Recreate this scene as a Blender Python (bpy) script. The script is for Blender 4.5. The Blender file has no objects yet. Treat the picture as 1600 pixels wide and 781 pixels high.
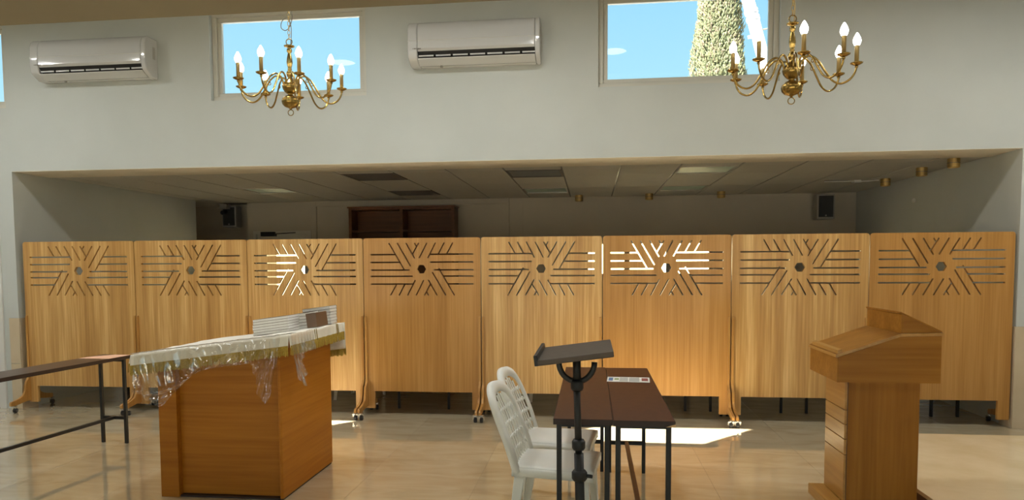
import bpy, bmesh, math, random
from mathutils import Vector, Matrix
from mathutils.geometry import delaunay_2d_cdt
random.seed(7)
PI = math.pi
S = bpy.context.scene
C = S.collection

# ------------------------------------------------------------------ camera
cam_d = bpy.data.cameras.new('camera')
cam = bpy.data.objects.new('camera', cam_d); C.objects.link(cam)
cam_d.sensor_width = 36.0
cam_d.lens = 36.0 * 1107.9 / 1600.0
cam_d.shift_x = 0.0053          # the photo is an off-centre crop
cam_d.shift_y = 0.0563
cam_d.clip_start = 0.05; cam_d.clip_end = 300
yaw, pitch, roll = 0.1192, 0.0608, 0.0059
fw = Vector((-math.sin(yaw) * math.cos(pitch), math.cos(yaw) * math.cos(pitch), -math.sin(pitch)))
rt = Vector((math.cos(yaw), math.sin(yaw), 0))
dn = fw.cross(rt)
rt2 = rt * math.cos(roll) + dn * math.sin(roll)
dn2 = dn * math.cos(roll) - rt * math.sin(roll)
cam.matrix_world = Matrix(((rt2.x, -dn2.x, -fw.x, 0), (rt2.y, -dn2.y, -fw.y, 0), (rt2.z, -dn2.z, -fw.z, 1.5), (0, 0, 0, 1)))
S.camera = cam

# ------------------------------------------------------------------ sky, sun, exposure
SKY = 1.22
world = bpy.data.worlds.new('sky'); S.world = world; world.use_nodes = True
wn = world.node_tree.nodes; wl = world.node_tree.links
bg = wn['Background']
tc = wn.new('ShaderNodeTexCoord'); sp = wn.new('ShaderNodeSeparateXYZ'); wr = wn.new('ShaderNodeValToRGB')
wl.new(tc.outputs['Generated'], sp.inputs[0]); wl.new(sp.outputs['Z'], wr.inputs[0]); wl.new(wr.outputs[0], bg.inputs['Color'])
wr.color_ramp.elements[0].position = 0.0; wr.color_ramp.elements[0].color = (0.45, 0.68, 0.76, 1)
wr.color_ramp.elements[1].position = 1.0; wr.color_ramp.elements[1].color = (0.12, 0.31, 0.66, 1)
e = wr.color_ramp.elements.new(0.24); e.color = (0.32, 0.60, 0.76, 1)
e = wr.color_ramp.elements.new(0.38); e.color = (0.24, 0.52, 0.76, 1)
bg.inputs['Strength'].default_value = SKY

sun_d = bpy.data.lights.new('sun', 'SUN'); sun = bpy.data.objects.new('sun', sun_d); C.objects.link(sun)
sun_d.energy = 42.0; sun_d.angle = 0.009; sun_d.color = (1.0, 0.95, 0.86)
sun.rotation_euler = Vector((0.77, 0.86, -1.0)).to_track_quat('-Z', 'Y').to_euler()
sun.location = (-6, -6, 9)

S.view_settings.view_transform = 'Standard'
try: S.view_settings.look = 'None'
except Exception: pass
S.view_settings.gamma = 1.0
S.view_settings.use_curve_mapping = False
S.view_settings.exposure = 0.35
S.cycles.max_bounces = 12; S.cycles.diffuse_bounces = 7; S.cycles.glossy_bounces = 6
S.cycles.transparent_max_bounces = 16; S.cycles.transmission_bounces = 8
S.cycles.sample_clamp_indirect = 0.0
S.cycles.caustics_reflective = True; S.cycles.blur_glossy = 0.42
S.cycles.use_denoising = True
ROUND_LIGHT = 4.0       # two dim round lights mirrored in the upper panes
FILL_DOWN = 132.0           # radiance of the unseen fill lamps added to the lantern ceiling
#      # radiance of the round lantern ceiling lights
BULB = 14.0
LED = 5.0              # radiance of the unseen fill panels added over the camera             # radiance of the chandelier bulbs

# ------------------------------------------------------------------ mesh helpers
class MB:
    def __init__(s): s.v = []; s.f = []; s.m = []
    def add(s, vs, fs, mi=0):
        n = len(s.v); s.v += [tuple(v) for v in vs]
        s.f += [tuple(i + n for i in f) for f in fs]; s.m += [mi] * len(fs); return s
    def box(s, x0, x1, y0, y1, z0, z1, mi=0):
        return s.add([(x0,y0,z0),(x1,y0,z0),(x1,y1,z0),(x0,y1,z0),(x0,y0,z1),(x1,y0,z1),(x1,y1,z1),(x0,y1,z1)],
                     [(0,3,2,1),(4,5,6,7),(0,1,5,4),(1,2,6,5),(2,3,7,6),(3,0,4,7)], mi)
    def bar(s, p, q, w, h, up=(0,0,1), mi=0, w2=None, h2=None):
        p = Vector(p); q = Vector(q); d = (q - p).normalized(); u = Vector(up)
        if abs(d.dot(u)) > .97: u = Vector((0, 1, 0))
        a = d.cross(u).normalized(); b = a.cross(d).normalized()
        w2 = w if w2 is None else w2; h2 = h if h2 is None else h2
        vs = []
        for c, ww, hh in ((p, w, h), (q, w2, h2)):
            for i, j in ((-1,-1),(1,-1),(1,1),(-1,1)): vs.append(c + a*(i*ww/2) + b*(j*hh/2))
        return s.add(vs, [(3,2,1,0),(4,5,6,7),(0,1,5,4),(1,2,6,5),(2,3,7,6),(3,0,4,7)], mi)
    def prism(s, poly, axis, a0, a1, mi=0):
        # poly in the two remaining axes (in order), extruded along axis
        n = len(poly); vs = []
        for a in (a0, a1):
            for p in poly:
                vs.append((a, p[0], p[1]) if axis == 'x' else (p[0], a, p[1]) if axis == 'y' else (p[0], p[1], a))
        return s.add(vs, [tuple(range(n)), tuple(reversed(range(n, 2*n)))] + [(i, i+n, (i+1) % n + n, (i+1) % n) for i in range(n)], mi)
    def tube(s, path, r, n=8, closed=False, mi=0):
        P = [Vector(p) for p in path]; m = len(P); rr = r if isinstance(r, (list, tuple)) else [r]*m
        vs = []; prev = None
        for i in range(m):
            if closed: d = P[(i+1) % m] - P[i-1]
            else: d = P[min(i+1, m-1)] - P[max(i-1, 0)]
            d.normalize()
            if prev is None:
                a = d.orthogonal().normalized()
            else:
                a = (prev - d*prev.dot(d)).normalized()
            prev = a; b = d.cross(a)
            for k in range(n):
                t = 2*PI*k/n; vs.append(P[i] + a*(rr[i]*math.cos(t)) + b*(rr[i]*math.sin(t)))
        fs = []
        for i in range(m if closed else m-1):
            j = (i+1) % m
            for k in range(n): fs.append((i*n+k, i*n+(k+1) % n, j*n+(k+1) % n, j*n+k))
        if not closed: fs += [tuple(reversed(range(n))), tuple(range((m-1)*n, m*n))]
        return s.add(vs, fs, mi)
    def lathe(s, prof, n=20, c=(0,0,0), flute=0, fa=0.0, mi=0):
        vs = []; m = len(prof)
        for r, z, *fl in prof:
            for k in range(n):
                t = 2*PI*k/n; rr = r * (1 + (fa*abs(math.sin(flute*t/2)) - fa if flute and fl else 0))
                vs.append((c[0]+rr*math.cos(t), c[1]+rr*math.sin(t), c[2]+z))
        fs = [(i*n+k, i*n+(k+1) % n, (i+1)*n+(k+1) % n, (i+1)*n+k) for i in range(m-1) for k in range(n)]
        fs += [tuple(reversed(range(n))), tuple(range((m-1)*n, m*n))]
        return s.add(vs, fs, mi)
    def cyl(s, p, q, r, n=16, mi=0):
        return s.tube([p, q], r, n, mi=mi)
    def grid(s, fn, nu, nv, mi=0):
        vs = [fn(i/nu, j/nv) for j in range(nv+1) for i in range(nu+1)]
        fs = [(j*(nu+1)+i, j*(nu+1)+i+1, (j+1)*(nu+1)+i+1, (j+1)*(nu+1)+i) for j in range(nv) for i in range(nu)]
        return s.add(vs, fs, mi)
    def mesh(s, name, mats):
        me = bpy.data.meshes.new(name); me.from_pydata(s.v, [], s.f); me.update()
        for m in (mats if isinstance(mats, (list, tuple)) else [mats]): me.materials.append(m)
        if any(s.m): me.polygons.foreach_set('material_index', s.m)
        return me
    def build(s, name, mats, parent=None, smooth=False, bevel=0, seg=2, loc=None, solid=0, fixn=False):
        me = s.mesh(name, mats)
        if fixn:
            b = bmesh.new(); b.from_mesh(me); bmesh.ops.recalc_face_normals(b, faces=b.faces); b.to_mesh(me); b.free()
        o = bpy.data.objects.new(name, me); C.objects.link(o)
        if parent is not None: o.parent = parent
        if loc: o.location = loc
        if smooth:
            for p in me.polygons: p.use_smooth = True
        if solid:
            md = o.modifiers.new('thickness', 'SOLIDIFY'); md.thickness = solid; md.offset = 0
        if bevel:
            md = o.modifiers.new('bevel', 'BEVEL'); md.width = bevel; md.segments = seg; md.limit_method = 'ANGLE'; md.angle_limit = 0.7
            for p in me.polygons: p.use_smooth = True
            me.set_sharp_from_angle(angle=0.6)
        return o

def tag(o, label=None, cat=None, group=None, kind=None):
    if label: o['label'] = label
    if cat: o['category'] = cat
    if group: o['group'] = group
    if kind: o['kind'] = kind
    return o
def thing(name, label, cat, loc=(0,0,0), group=None, kind=None, rz=0):
    o = bpy.data.objects.new(name, None); C.objects.link(o); o.location = loc; o.rotation_euler.z = rz
    o.empty_display_size = .1
    return tag(o, label, cat, group, kind)
def copy_tree(o, parent=None):
    c = o.copy(); C.objects.link(c)
    if parent is not None: c.parent = parent
    for ch in o.children: copy_tree(ch, c)
    return c
def dup(o, loc, label, rz=None, group=None):
    c = copy_tree(o); c.location = loc
    if rz is not None: c.rotation_euler.z = rz
    c['label'] = label
    if group: c['group'] = group
    return c
def link(name, me, parent, loc=(0,0,0)):
    o = bpy.data.objects.new(name, me); C.objects.link(o); o.parent = parent; o.location = loc; return o

# ------------------------------------------------------------------ materials
def mat(name, col, rough=.5, metal=0, spec=.5, emit=None, es=0, coat=0):
    m = bpy.data.materials.new(name); m.use_nodes = True; b = m.node_tree.nodes['Principled BSDF']
    b.inputs['Base Color'].default_value = (*col, 1); b.inputs['Roughness'].default_value = rough
    b.inputs['Metallic'].default_value = metal; b.inputs['Specular IOR Level'].default_value = spec
    b.inputs['Coat Weight'].default_value = coat
    if emit: b.inputs['Emission Color'].default_value = (*emit, 1); b.inputs['Emission Strength'].default_value = es
    return m
def N(m, t): return m.node_tree.nodes.new(t)
def L(m, a, b): m.node_tree.links.new(a, b)
def bsdf(m): return m.node_tree.nodes['Principled BSDF']
def ramp(m, stops):
    r = N(m, 'ShaderNodeValToRGB'); el = r.color_ramp.elements
    while len(el) < len(stops): el.new(.5)
    for e_, (p, c) in zip(el, stops): e_.position = p; e_.color = (*c, 1)
    return r
def mottled(name, c1, c2, scale, rough=.5, bump=0, bscale=80, spec=.5, coat=0, world_pos=False):
    m = mat(name, c1, rough, spec=spec, coat=coat)
    t = N(m, 'ShaderNodeTexCoord') if not world_pos else N(m, 'ShaderNodeNewGeometry')
    src = t.outputs['Object'] if not world_pos else t.outputs['Position']
    n = N(m, 'ShaderNodeTexNoise'); n.inputs['Scale'].default_value = scale; n.inputs['Detail'].default_value = 5
    L(m, src, n.inputs['Vector'])
    r = ramp(m, [(.32, c1), (.68, c2)]); L(m, n.outputs['Fac'], r.inputs[0]); L(m, r.outputs[0], bsdf(m).inputs['Base Color'])
    if bump:
        n2 = N(m, 'ShaderNodeTexNoise'); n2.inputs['Scale'].default_value = bscale; n2.inputs['Detail'].default_value = 3; L(m, src, n2.inputs['Vector'])
        bp = N(m, 'ShaderNodeBump'); bp.inputs['Strength'].default_value = bump; bp.inputs['Distance'].default_value = .01
        L(m, n2.outputs['Fac'], bp.inputs['Height']); L(m, bp.outputs[0], bsdf(m).inputs['Normal'])
    return m
def wood(name, dark, mid, light, axis='Z', fine=55, band=7, rough=.38, coat=.15, bandmix=.55, bandw=None):
    m = mat(name, mid, rough, coat=coat); bsdf(m).inputs['Coat Roughness'].default_value = .2
    t = N(m, 'ShaderNodeTexCoord'); oi = N(m, 'ShaderNodeObjectInfo')
    mul = N(m, 'ShaderNodeMath'); mul.operation = 'MULTIPLY'; mul.inputs[1].default_value = 37.0
    L(m, oi.outputs['Random'], mul.inputs[0])
    ad = N(m, 'ShaderNodeVectorMath'); ad.operation = 'ADD'; L(m, t.outputs['Object'], ad.inputs[0]); L(m, mul.outputs[0], ad.inputs[1])
    def noise(sc, along, det, dist=0):
        mp = N(m, 'ShaderNodeMapping'); k = [sc, sc, sc]; k['XYZ'.index(axis)] = along
        mp.inputs['Scale'].default_value = k; L(m, ad.outputs[0], mp.inputs['Vector'])
        n = N(m, 'ShaderNodeTexNoise'); n.inputs['Scale'].default_value = 1; n.inputs['Detail'].default_value = det
        n.inputs['Distortion'].default_value = dist; L(m, mp.outputs[0], n.inputs['Vector']); return n.outputs['Fac']
    a = noise(fine, 1.6, 4, .3); b = noise(band, .35, 2, .2)
    mx = N(m, 'ShaderNodeMix'); mx.inputs[0].default_value = bandmix; L(m, a, mx.inputs[2]); L(m, b, mx.inputs[3])
    r = ramp(m, [(.33, dark), (.5, mid), (.67, light)]); L(m, mx.outputs[0], r.inputs[0]); L(m, r.outputs[0], bsdf(m).inputs['Base Color'])
    bp = N(m, 'ShaderNodeBump'); bp.inputs['Strength'].default_value = .06; bp.inputs['Distance'].default_value = .002
    L(m, a, bp.inputs['Height']); L(m, bp.outputs[0], bsdf(m).inputs['Normal'])
    return m

M = {}
M['paint'] = mottled('wall_paint', (.495, .515, .49), (.525, .545, .52), 2.0, .75, .05, 120, spec=.25)
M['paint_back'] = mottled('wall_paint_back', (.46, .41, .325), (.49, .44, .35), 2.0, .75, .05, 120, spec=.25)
M['ceil_dim'] = mottled('ceiling_paint_dimmed', (.27, .235, .165), (.29, .255, .18), 2.0, .8, spec=.2)  # dim light put into the colour; also darkens the unseen lantern ceiling
M['soffit'] = mottled('soffit_bounce_lit', (.78, .70, .56), (.82, .74, .60), 2.0, .75, spec=.2)  # bounced sunlight put into the colour; otherwise the wall's own paint
M['acoustic'] = mottled('ceiling_tile', (.60, .57, .50), (.64, .61, .54), 60, .9, .15, 200, spec=.2)
M['rail'] = mat('rail_metal', (.16, .145, .12), .5)
M['exterior'] = mottled('outdoor_render', (.85, .72, .42), (.92, .80, .50), 1.2, .9)
M['ground'] = mottled('outdoor_ground', (.42, .38, .30), (.5, .45, .36), 1.0, .9)
M['grout'] = mat('grout', (.30, .24, .17), .8)
M['alu'] = mat('cream_aluminium', (.56, .54, .47), .4)
M['white_gloss'] = mat('white_gloss_plastic', (.53, .53, .52), .12, coat=.5)
M['black'] = mat('black_metal', (.012, .012, .012), .45)
M['black_void'] = mat('dark_plastic', (.01, .01, .01), .6)
M['chrome'] = mat('chrome', (.75, .75, .75), .18, 1)
M['rubber'] = mat('rubber', (.02, .02, .022), .55)
M['white_plastic'] = mottled('white_resin', (.87, .875, .82), (.90, .905, .85), 9, .38, spec=.5)
M['paper'] = mat('paper', (.80, .78, .72), .7)
M['page'] = mottled('page_edges', (.84, .83, .80), (.92, .91, .88), 140, .8)
M['bookcover'] = mat('book_cover', (.16, .09, .05), .45)
M['door'] = mat('door_white', (.66, .65, .62), .4)
M['brown_top'] = mottled('dark_laminate', (.070, .022, .008), (.092, .030, .011), 30, .45, spec=.28)
M['bench_top'] = mottled('worn_dark_laminate', (.075, .042, .028), (.10, .058, .040), 30, .35, spec=.5)
M['brown_edge'] = mat('dark_edge', (.030, .014, .010), .5)
M['brown_bar'] = mat('brown_bar', (.16, .075, .030), .5)
M['chip'] = mat('bare_board', (.55, .36, .18), .8)
M['cloth'] = mottled('cream_satin', (.90, .86, .75), (.94, .90, .80), 25, .55, .15, 60)
M['gold_line'] = mat('gold_thread', (.36, .26, .08), .6)
M['fringe'] = mottled('gold_fringe', (.38, .25, .03), (.58, .41, .07), 160, .7, .4, 300)
M['brass'] = mottled('brass', (.30, .19, .05), (.42, .28, .085), 12, .25); bsdf(M['brass']).inputs['Metallic'].default_value = 1
M['brass_dull'] = mat('dull_brass', (.50, .34, .13), .42, .85)
M['sleeve'] = mat('brass_sleeve', (.46, .34, .15), .4, .8)
M['bulb'] = mat('lit_bulb', (1, 1, 1), .3, emit=(1.0, .96, .90), es=BULB)
M['round'] = mat('round_light', (1, 1, 1), .3, emit=(.96, .985, .97), es=ROUND_LIGHT)
M['fill_down'] = mat('fill_downlight', (1, 1, 1), .4, emit=(.97, .985, .96), es=FILL_DOWN)
M['led_fill'] = mat('led_fill_panel', (1, 1, 1), .4, emit=(.96, 1.0, .98), es=LED)
M['led'] = mat('diffuser_off', (.46, .58, .48), .5)
M['louvre'] = mat('louvre_dark', (.10, .075, .055), .5)
M['speaker'] = mat('speaker_grey', (.33, .32, .29), .5)
M['grille'] = mat('speaker_grille', (.035, .035, .035), .7)
M['pink'] = mottled('pink_print', (.62, .33, .32), (.72, .50, .47), 22, .5)
M['blue'] = mat('blue_print', (.07, .16, .32), .5); M['red'] = mat('red_print', (.28, .06, .05), .5)
M['greenp'] = mat('green_print', (.20, .30, .10), .5); M['greyp'] = mat('grey_print', (.48, .47, .43), .6)
M['bark'] = mottled('bark', (.20, .13, .08), (.32, .22, .14), 20, .9)
M['leafA'] = mat('cypress_pale', (.115, .12, .058), .8); M['leafB'] = mat('cypress_mid', (.085, .10, .048), .8); M['leafC'] = mat('cypress_dry', (.15, .125, .08), .8)
M['pole'] = mat('white_pole', (.62, .62, .63), .5)
M['stone'] = mottled('dado_tile', (.55, .445, .30), (.61, .50, .35), 4, .25, world_pos=True)
M['platform'] = mottled('platform_stone_lit', (.75, .585, .35), (.86, .70, .46), 3.0, .12, spec=.5, world_pos=True)  # lightened: glow of the nearby sun patch is in the stone colour
M['shelfwood'] = wood('dark_shelf', (.10, .036, .010), (.14, .052, .015), (.18, .07, .022), 'X', coat=0)
def dull(k, sp_=.25):
    bsdf(M[k]).inputs['Specular IOR Level'].default_value = sp_
M['oak'] = wood('oak_panel', (.40, .20, .052), (.56, .315, .098), (.76, .50, .205), 'Z', 60, 9, .36)
M['oak_red'] = wood('oak_panel_red', (.36, .165, .033), (.46, .225, .053), (.56, .295, .085), 'Z', 70, 7, .36)
M['oak_edge'] = wood('oak_bracket', (.37, .16, .033), (.48, .235, .055), (.56, .30, .085), 'Z', 50, 10, .36)
M['desk'] = wood('desk_oak', (.34, .115, .008), (.42, .155, .012), (.50, .20, .020), 'X', 45, 9, .45, coat=0)
M['desk_side'] = wood('desk_oak_side', (.40, .13, .008), (.48, .175, .012), (.55, .215, .02), 'Y', 40, 8, .45, coat=0)
M['lectern_v'] = wood('lectern_oak_v', (.27, .105, .010), (.34, .14, .016), (.41, .18, .026), 'Z', 45, 9, .42, coat=.03)
M['lectern_h'] = wood('lectern_oak_h', (.27, .105, .010), (.34, .14, .016), (.41, .18, .026), 'X', 45, 9, .42, coat=.03)
M['lectern_y'] = wood('lectern_oak_y', (.38, .18, .036), (.47, .24, .055), (.54, .30, .085), 'Y', 45, 9, .34)

for k in ('desk', 'desk_side', 'lectern_v', 'lectern_h', 'shelfwood'): dull(k)

# polished floor tile
m = mat('polished_tile', (.5, .4, .27), .022, spec=.9, coat=.6); bsdf(m).inputs['Coat Roughness'].default_value = .015; bsdf(m).inputs['Coat IOR'].default_value = 1.6
g = N(m, 'ShaderNodeNewGeometry'); oi = N(m, 'ShaderNodeObjectInfo')
mp = N(m, 'ShaderNodeMapping'); mp.inputs['Scale'].default_value = (.9, 2.6, 1); mp.inputs['Rotation'].default_value = (0, 0, .35)
L(m, g.outputs['Position'], mp.inputs['Vector'])
n1 = N(m, 'ShaderNodeTexNoise'); n1.inputs['Scale'].default_value = 2.2; n1.inputs['Detail'].default_value = 8; n1.inputs['Distortion'].default_value = 1.2
L(m, mp.outputs[0], n1.inputs['Vector'])
r = ramp(m, [(.30, (.50, .395, .245)), (.5, (.575, .475, .31)), (.72, (.64, .545, .38))]); L(m, n1.outputs['Fac'], r.inputs[0])
hs = N(m, 'ShaderNodeHueSaturation'); mr = N(m, 'ShaderNodeMapRange'); mr.inputs[3].default_value = .96; mr.inputs[4].default_value = 1.03
L(m, oi.outputs['Random'], mr.inputs[0]); L(m, mr.outputs[0], hs.inputs['Value']); L(m, r.outputs[0], hs.inputs['Color']); L(m, hs.outputs[0], bsdf(m).inputs['Base Color'])
n2 = N(m, 'ShaderNodeTexNoise'); n2.inputs['Scale'].default_value = 7.0; n2.inputs['Detail'].default_value = 2; L(m, g.outputs['Position'], n2.inputs['Vector'])
bp = N(m, 'ShaderNodeBump'); bp.inputs['Strength'].default_value = .009; bp.inputs['Distance'].default_value = .01
L(m, n2.outputs['Fac'], bp.inputs['Height']); L(m, bp.outputs[0], bsdf(m).inputs['Normal'])
M['tile'] = m

def film(name, tint, gloss, rough, bump=0):
    m = bpy.data.materials.new(name); m.use_nodes = True; nt = m.node_tree; nt.nodes.remove(bsdf(m))
    tr = N(m, 'ShaderNodeBsdfTransparent'); tr.inputs[0].default_value = (*tint, 1)
    gl = N(m, 'ShaderNodeBsdfGlossy'); gl.inputs['Roughness'].default_value = rough
    lw = N(m, 'ShaderNodeLayerWeight'); lw.inputs['Blend'].default_value = .5
    pw = N(m, 'ShaderNodeMath'); pw.operation = 'POWER'; pw.inputs[1].default_value = 5.0; L(m, lw.outputs['Facing'], pw.inputs[0])
    ml = N(m, 'ShaderNodeMath'); ml.operation = 'MULTIPLY_ADD'; ml.inputs[1].default_value = .92; ml.inputs[2].default_value = gloss
    ml.use_clamp = True
    mx = N(m, 'ShaderNodeMixShader'); L(m, pw.outputs[0], ml.inputs[0]); L(m, ml.outputs[0], mx.inputs[0])
    L(m, tr.outputs[0], mx.inputs[1]); L(m, gl.outputs[0], mx.inputs[2]); L(m, mx.outputs[0], nt.nodes['Material Output'].inputs[0])
    if bump:
        n = N(m, 'ShaderNodeTexNoise'); n.inputs['Scale'].default_value = 14; n.inputs['Detail'].default_value = 4
        t = N(m, 'ShaderNodeTexCoord'); L(m, t.outputs['Object'], n.inputs['Vector'])
        b = N(m, 'ShaderNodeBump'); b.inputs['Strength'].default_value = bump; b.inputs['Distance'].default_value = .03
        L(m, n.outputs['Fac'], b.inputs['Height']); L(m, b.outputs[0], gl.inputs['Normal']); L(m, b.outputs[0], lw.inputs['Normal'])
    return m
M['glass'] = film('window_glass', (.98, .99, .985), .05, .0)
M['film'] = film('clear_plastic', (.975, .97, .96), .20, .05, .16)

# ------------------------------------------------------------------ room shell
DW, YB, ZC, ZL = 6.80, 10.75, 2.50, 4.20      # front wall face, back wall face, drop ceiling, lantern ceiling
XL, XR = -6.0, 3.765                          # jambs of the wide opening
RX0, RX1 = -8.4, 6.6

def wall_boxes(mb, x0, x1, y0, y1, z0, z1, holes):
    xs = sorted({x0, x1, *[h[0] for h in holes], *[h[1] for h in holes]})
    for a, b in zip(xs[:-1], xs[1:]):
        cuts = sorted([(h[2], h[3]) for h in holes if h[0] < b - 1e-6 and h[1] > a + 1e-6]); z = z0
        for c, d in cuts:
            if c > z: mb.box(a, b, y0, y1, z, c)
            z = max(z, d)
        if z < z1: mb.box(a, b, y0, y1, z, z1)
WIN = [(-7.65, -6.035), (-3.775, -2.175), (.062, 1.695)]
wf = MB()
wall_boxes(wf, RX0, RX1, DW, 7.0, 2.80, ZL, [(a, b, 3.15, 4.02) for a, b in WIN])
wf.box(RX0, RX1, DW, 7.32, 2.496, 2.80)
wf.box(RX0, -7.16, DW, 7.0, 0, 2.496); wf.box(-7.16, -6.17, DW, 7.0, 2.10, 2.496); wf.box(-6.17, XL, DW, 7.0, 0, 2.496)
wf.box(XR, RX1, DW, 7.0, 0, 2.496)
tag(wf.build('wall_front', M['paint']), kind='structure')
MB().box(XL, XR, DW+.001, 7.32, 2.4935, 2.496).build('soffit', M['soffit'], bpy.data.objects['wall_front'])  # thin skin under the bulkhead that carries the painted bounce light
# side walls of the back room
tag(MB().box(-6.2, XL, 7.0, 10.26, 0, 2.8).build('wall_left', M['paint']), kind='structure')
tag(MB().box(XR, XR+.2, 7.0, YB+.2, 0, 2.8).build('wall_right', M['paint']), kind='structure')
# back wall with a doorway and a window, deeper niche at its left end
wb = MB(); wall_boxes(wb, -5.42, XR, YB, YB+.18, 0, 2.8, [(-5.32, -4.37, 0, 2.05), (-.12, 1.80, 1.28, 1.87)])
wb.box(-7.6, -5.42, 11.35, 11.5, 0, 2.8); wb.box(-5.42, -5.30, YB+.18, 11.5, 0, 2.8); wb.box(-7.6, -7.45, 10.26, 11.35, 0, 2.8); wb.box(-7.45, -6.2, 10.06, 10.26, 0, 2.8)
back = tag(wb.build('wall_back', M['paint_back']), kind='structure')
MB().box(-4.29, -1.245, YB-.035, YB, 2.42, ZC).build('pelmet', M['paint_back'], back)
MB().box(-4.31, -4.27, YB-.04, YB, 0, ZC).build('pilaster', M['paint_back'], back)
MB().box(-1.265, -1.235, YB-.04, YB, 0, ZC).build('pilaster', M['paint_back'], back)
MB().box(-1.05, -1.03, YB-.012, YB, 0, ZC).build('pilaster', M['paint_back'], back)
# lantern rear wall (clerestory the sun comes through) and outer walls
REAR = [(-6.12, -5.065), (-2.86, -1.365)]
wr_ = MB(); wall_boxes(wr_, RX0, RX1, 3.30, 3.42, 2.95, ZL, [(a, b, 2.98, 3.80) for a, b in REAR])
tag(wr_.build('wall_rear_upper', M['paint']), kind='structure')
w = MB(); w.box(RX0-.2, RX0, -4.2, 7.0, 0, ZL+.2); tag(w.build('wall_west', M['paint']), kind='structure')
w = MB(); w.box(RX1, RX1+.2, -4.2, 7.0, 0, ZL+.2); tag(w.build('wall_east', M['paint']), kind='structure')
FILL_WIN = [(-7.0, -4.4), (-2.6, 0.0), (1.8, 4.4)]  # unseen windows, added and made tall to bring in fill light
w = MB(); wall_boxes(w, RX0, RX1, -4.2, -4.0, 0, 2.75, [(a, b, .1, 2.3) for a, b in FILL_WIN])
tag(w.build('wall_behind', M['paint']), kind='structure')
for i, (a, b) in enumerate(FILL_WIN):
    wn_ = thing('window_%d' % (9+i), None, None, kind='structure')
    f = MB(); f.box(a, b, -4.13, -4.07, .1, .16); f.box(a, b, -4.13, -4.07, 2.24, 2.3); f.box(a, a+.06, -4.13, -4.07, .16, 2.24); f.box(b-.06, b, -4.13, -4.07, .16, 2.24)
    f.build('frame', M['alu'], wn_); MB().box(a+.06, b-.06, -4.103, -4.097, .16, 2.24).build('pane', M['glass'], wn_)
# ceilings
c = MB(); c.box(RX0, RX1, -4.2, 3.42, 2.75, 2.95) ; low = tag(c.build('ceiling', M['ceil_dim']), kind='structure')
tag(MB().box(RX0-.2, RX1+.2, 3.0, 7.2, ZL, ZL+.2).build('ceiling_lantern', M['ceil_dim']), kind='structure')
tag(MB().box(-7.6, XR+.2, 7.0, 11.5, 2.80, 3.0).build('ceiling_roof', M['paint']), kind='structure')
# drop ceiling of the back room: lay-in tiles on a rail grid
dc = tag(MB().box(-7.45, XR, 7.32, 11.35, ZC+.03, ZC+.05).build('ceiling_drop', M['rail']), kind='structure')
PX, X0G = .608, .297
gx = [X0G + PX*k for k in range(-10, 6)]
xs = [XL] + [x for x in gx if XL + .1 < x < XR - .1] + [XR]
ysg = [7.32, 7.59, 8.20, 8.81, 9.42, 10.03, 10.64, YB]
lights_at = {(-.62, 7.9): 'louvre2', (-.62, 9.7): 'white', (1.2, 7.9): 'green', (1.2, 9.7): 'green', (-2.44, 7.9): 'louvre', (-2.44, 9.7): 'louvre', (-4.26, 9.1): 'green'}
tile_cache = {}; pan_cells = []
for xa, xb in zip(xs[:-1], xs[1:]):
    for ya, yb in zip(ysg[:-1], ysg[1:]):
        cx, cy = (xa+xb)/2, (ya+yb)/2
        hit = [k for k in lights_at if abs(k[0]-cx) < .3 and abs(k[1]-cy) < .3]
        if hit: pan_cells.append((cx, cy, xb-xa, yb-ya, lights_at[hit[0]])); continue
        key = (round(xb-xa, 3), round(yb-ya, 3))
        if key not in tile_cache:
            hx, hy = key[0]/2 - .011, key[1]/2 - .0022
            tile_cache[key] = MB().box(-hx, hx, -hy, hy, 0, .028).mesh('ceiling_tile', M['acoustic'])
        link('ceiling_tile', tile_cache[key], dc, (cx, cy, ZC))
MB().box(-7.45, XL, 10.28, 11.35, ZC, ZC+.028).build('ceiling_tile', M['acoustic'], dc)
for x in xs[1:-1]:
    MB().box(x-.0085, x+.0085, 7.32, YB, ZC+.008, ZC+.028).build('ceiling_rail', M['rail'], dc)
names = {'louvre': 'dark louvred ceiling fitting', 'louvre2': 'grey unlit ceiling fitting', 'white': 'unlit ceiling fitting with a bright white front edge', 'green': 'pale green unlit ceiling light'}
pos_txt = {(-.62, 7.9): 'nearest the opening, left of centre', (-.62, 9.7): 'just behind the grey louvred one', (1.2, 7.9): 'nearest the opening, right of centre',
           (1.2, 9.7): 'deeper in, near the right speaker', (-2.44, 7.9): 'nearest the opening', (-2.44, 9.7): 'just in front of the dark bookcase', (-4.26, 9.1): 'at the left of the back room'}
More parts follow.
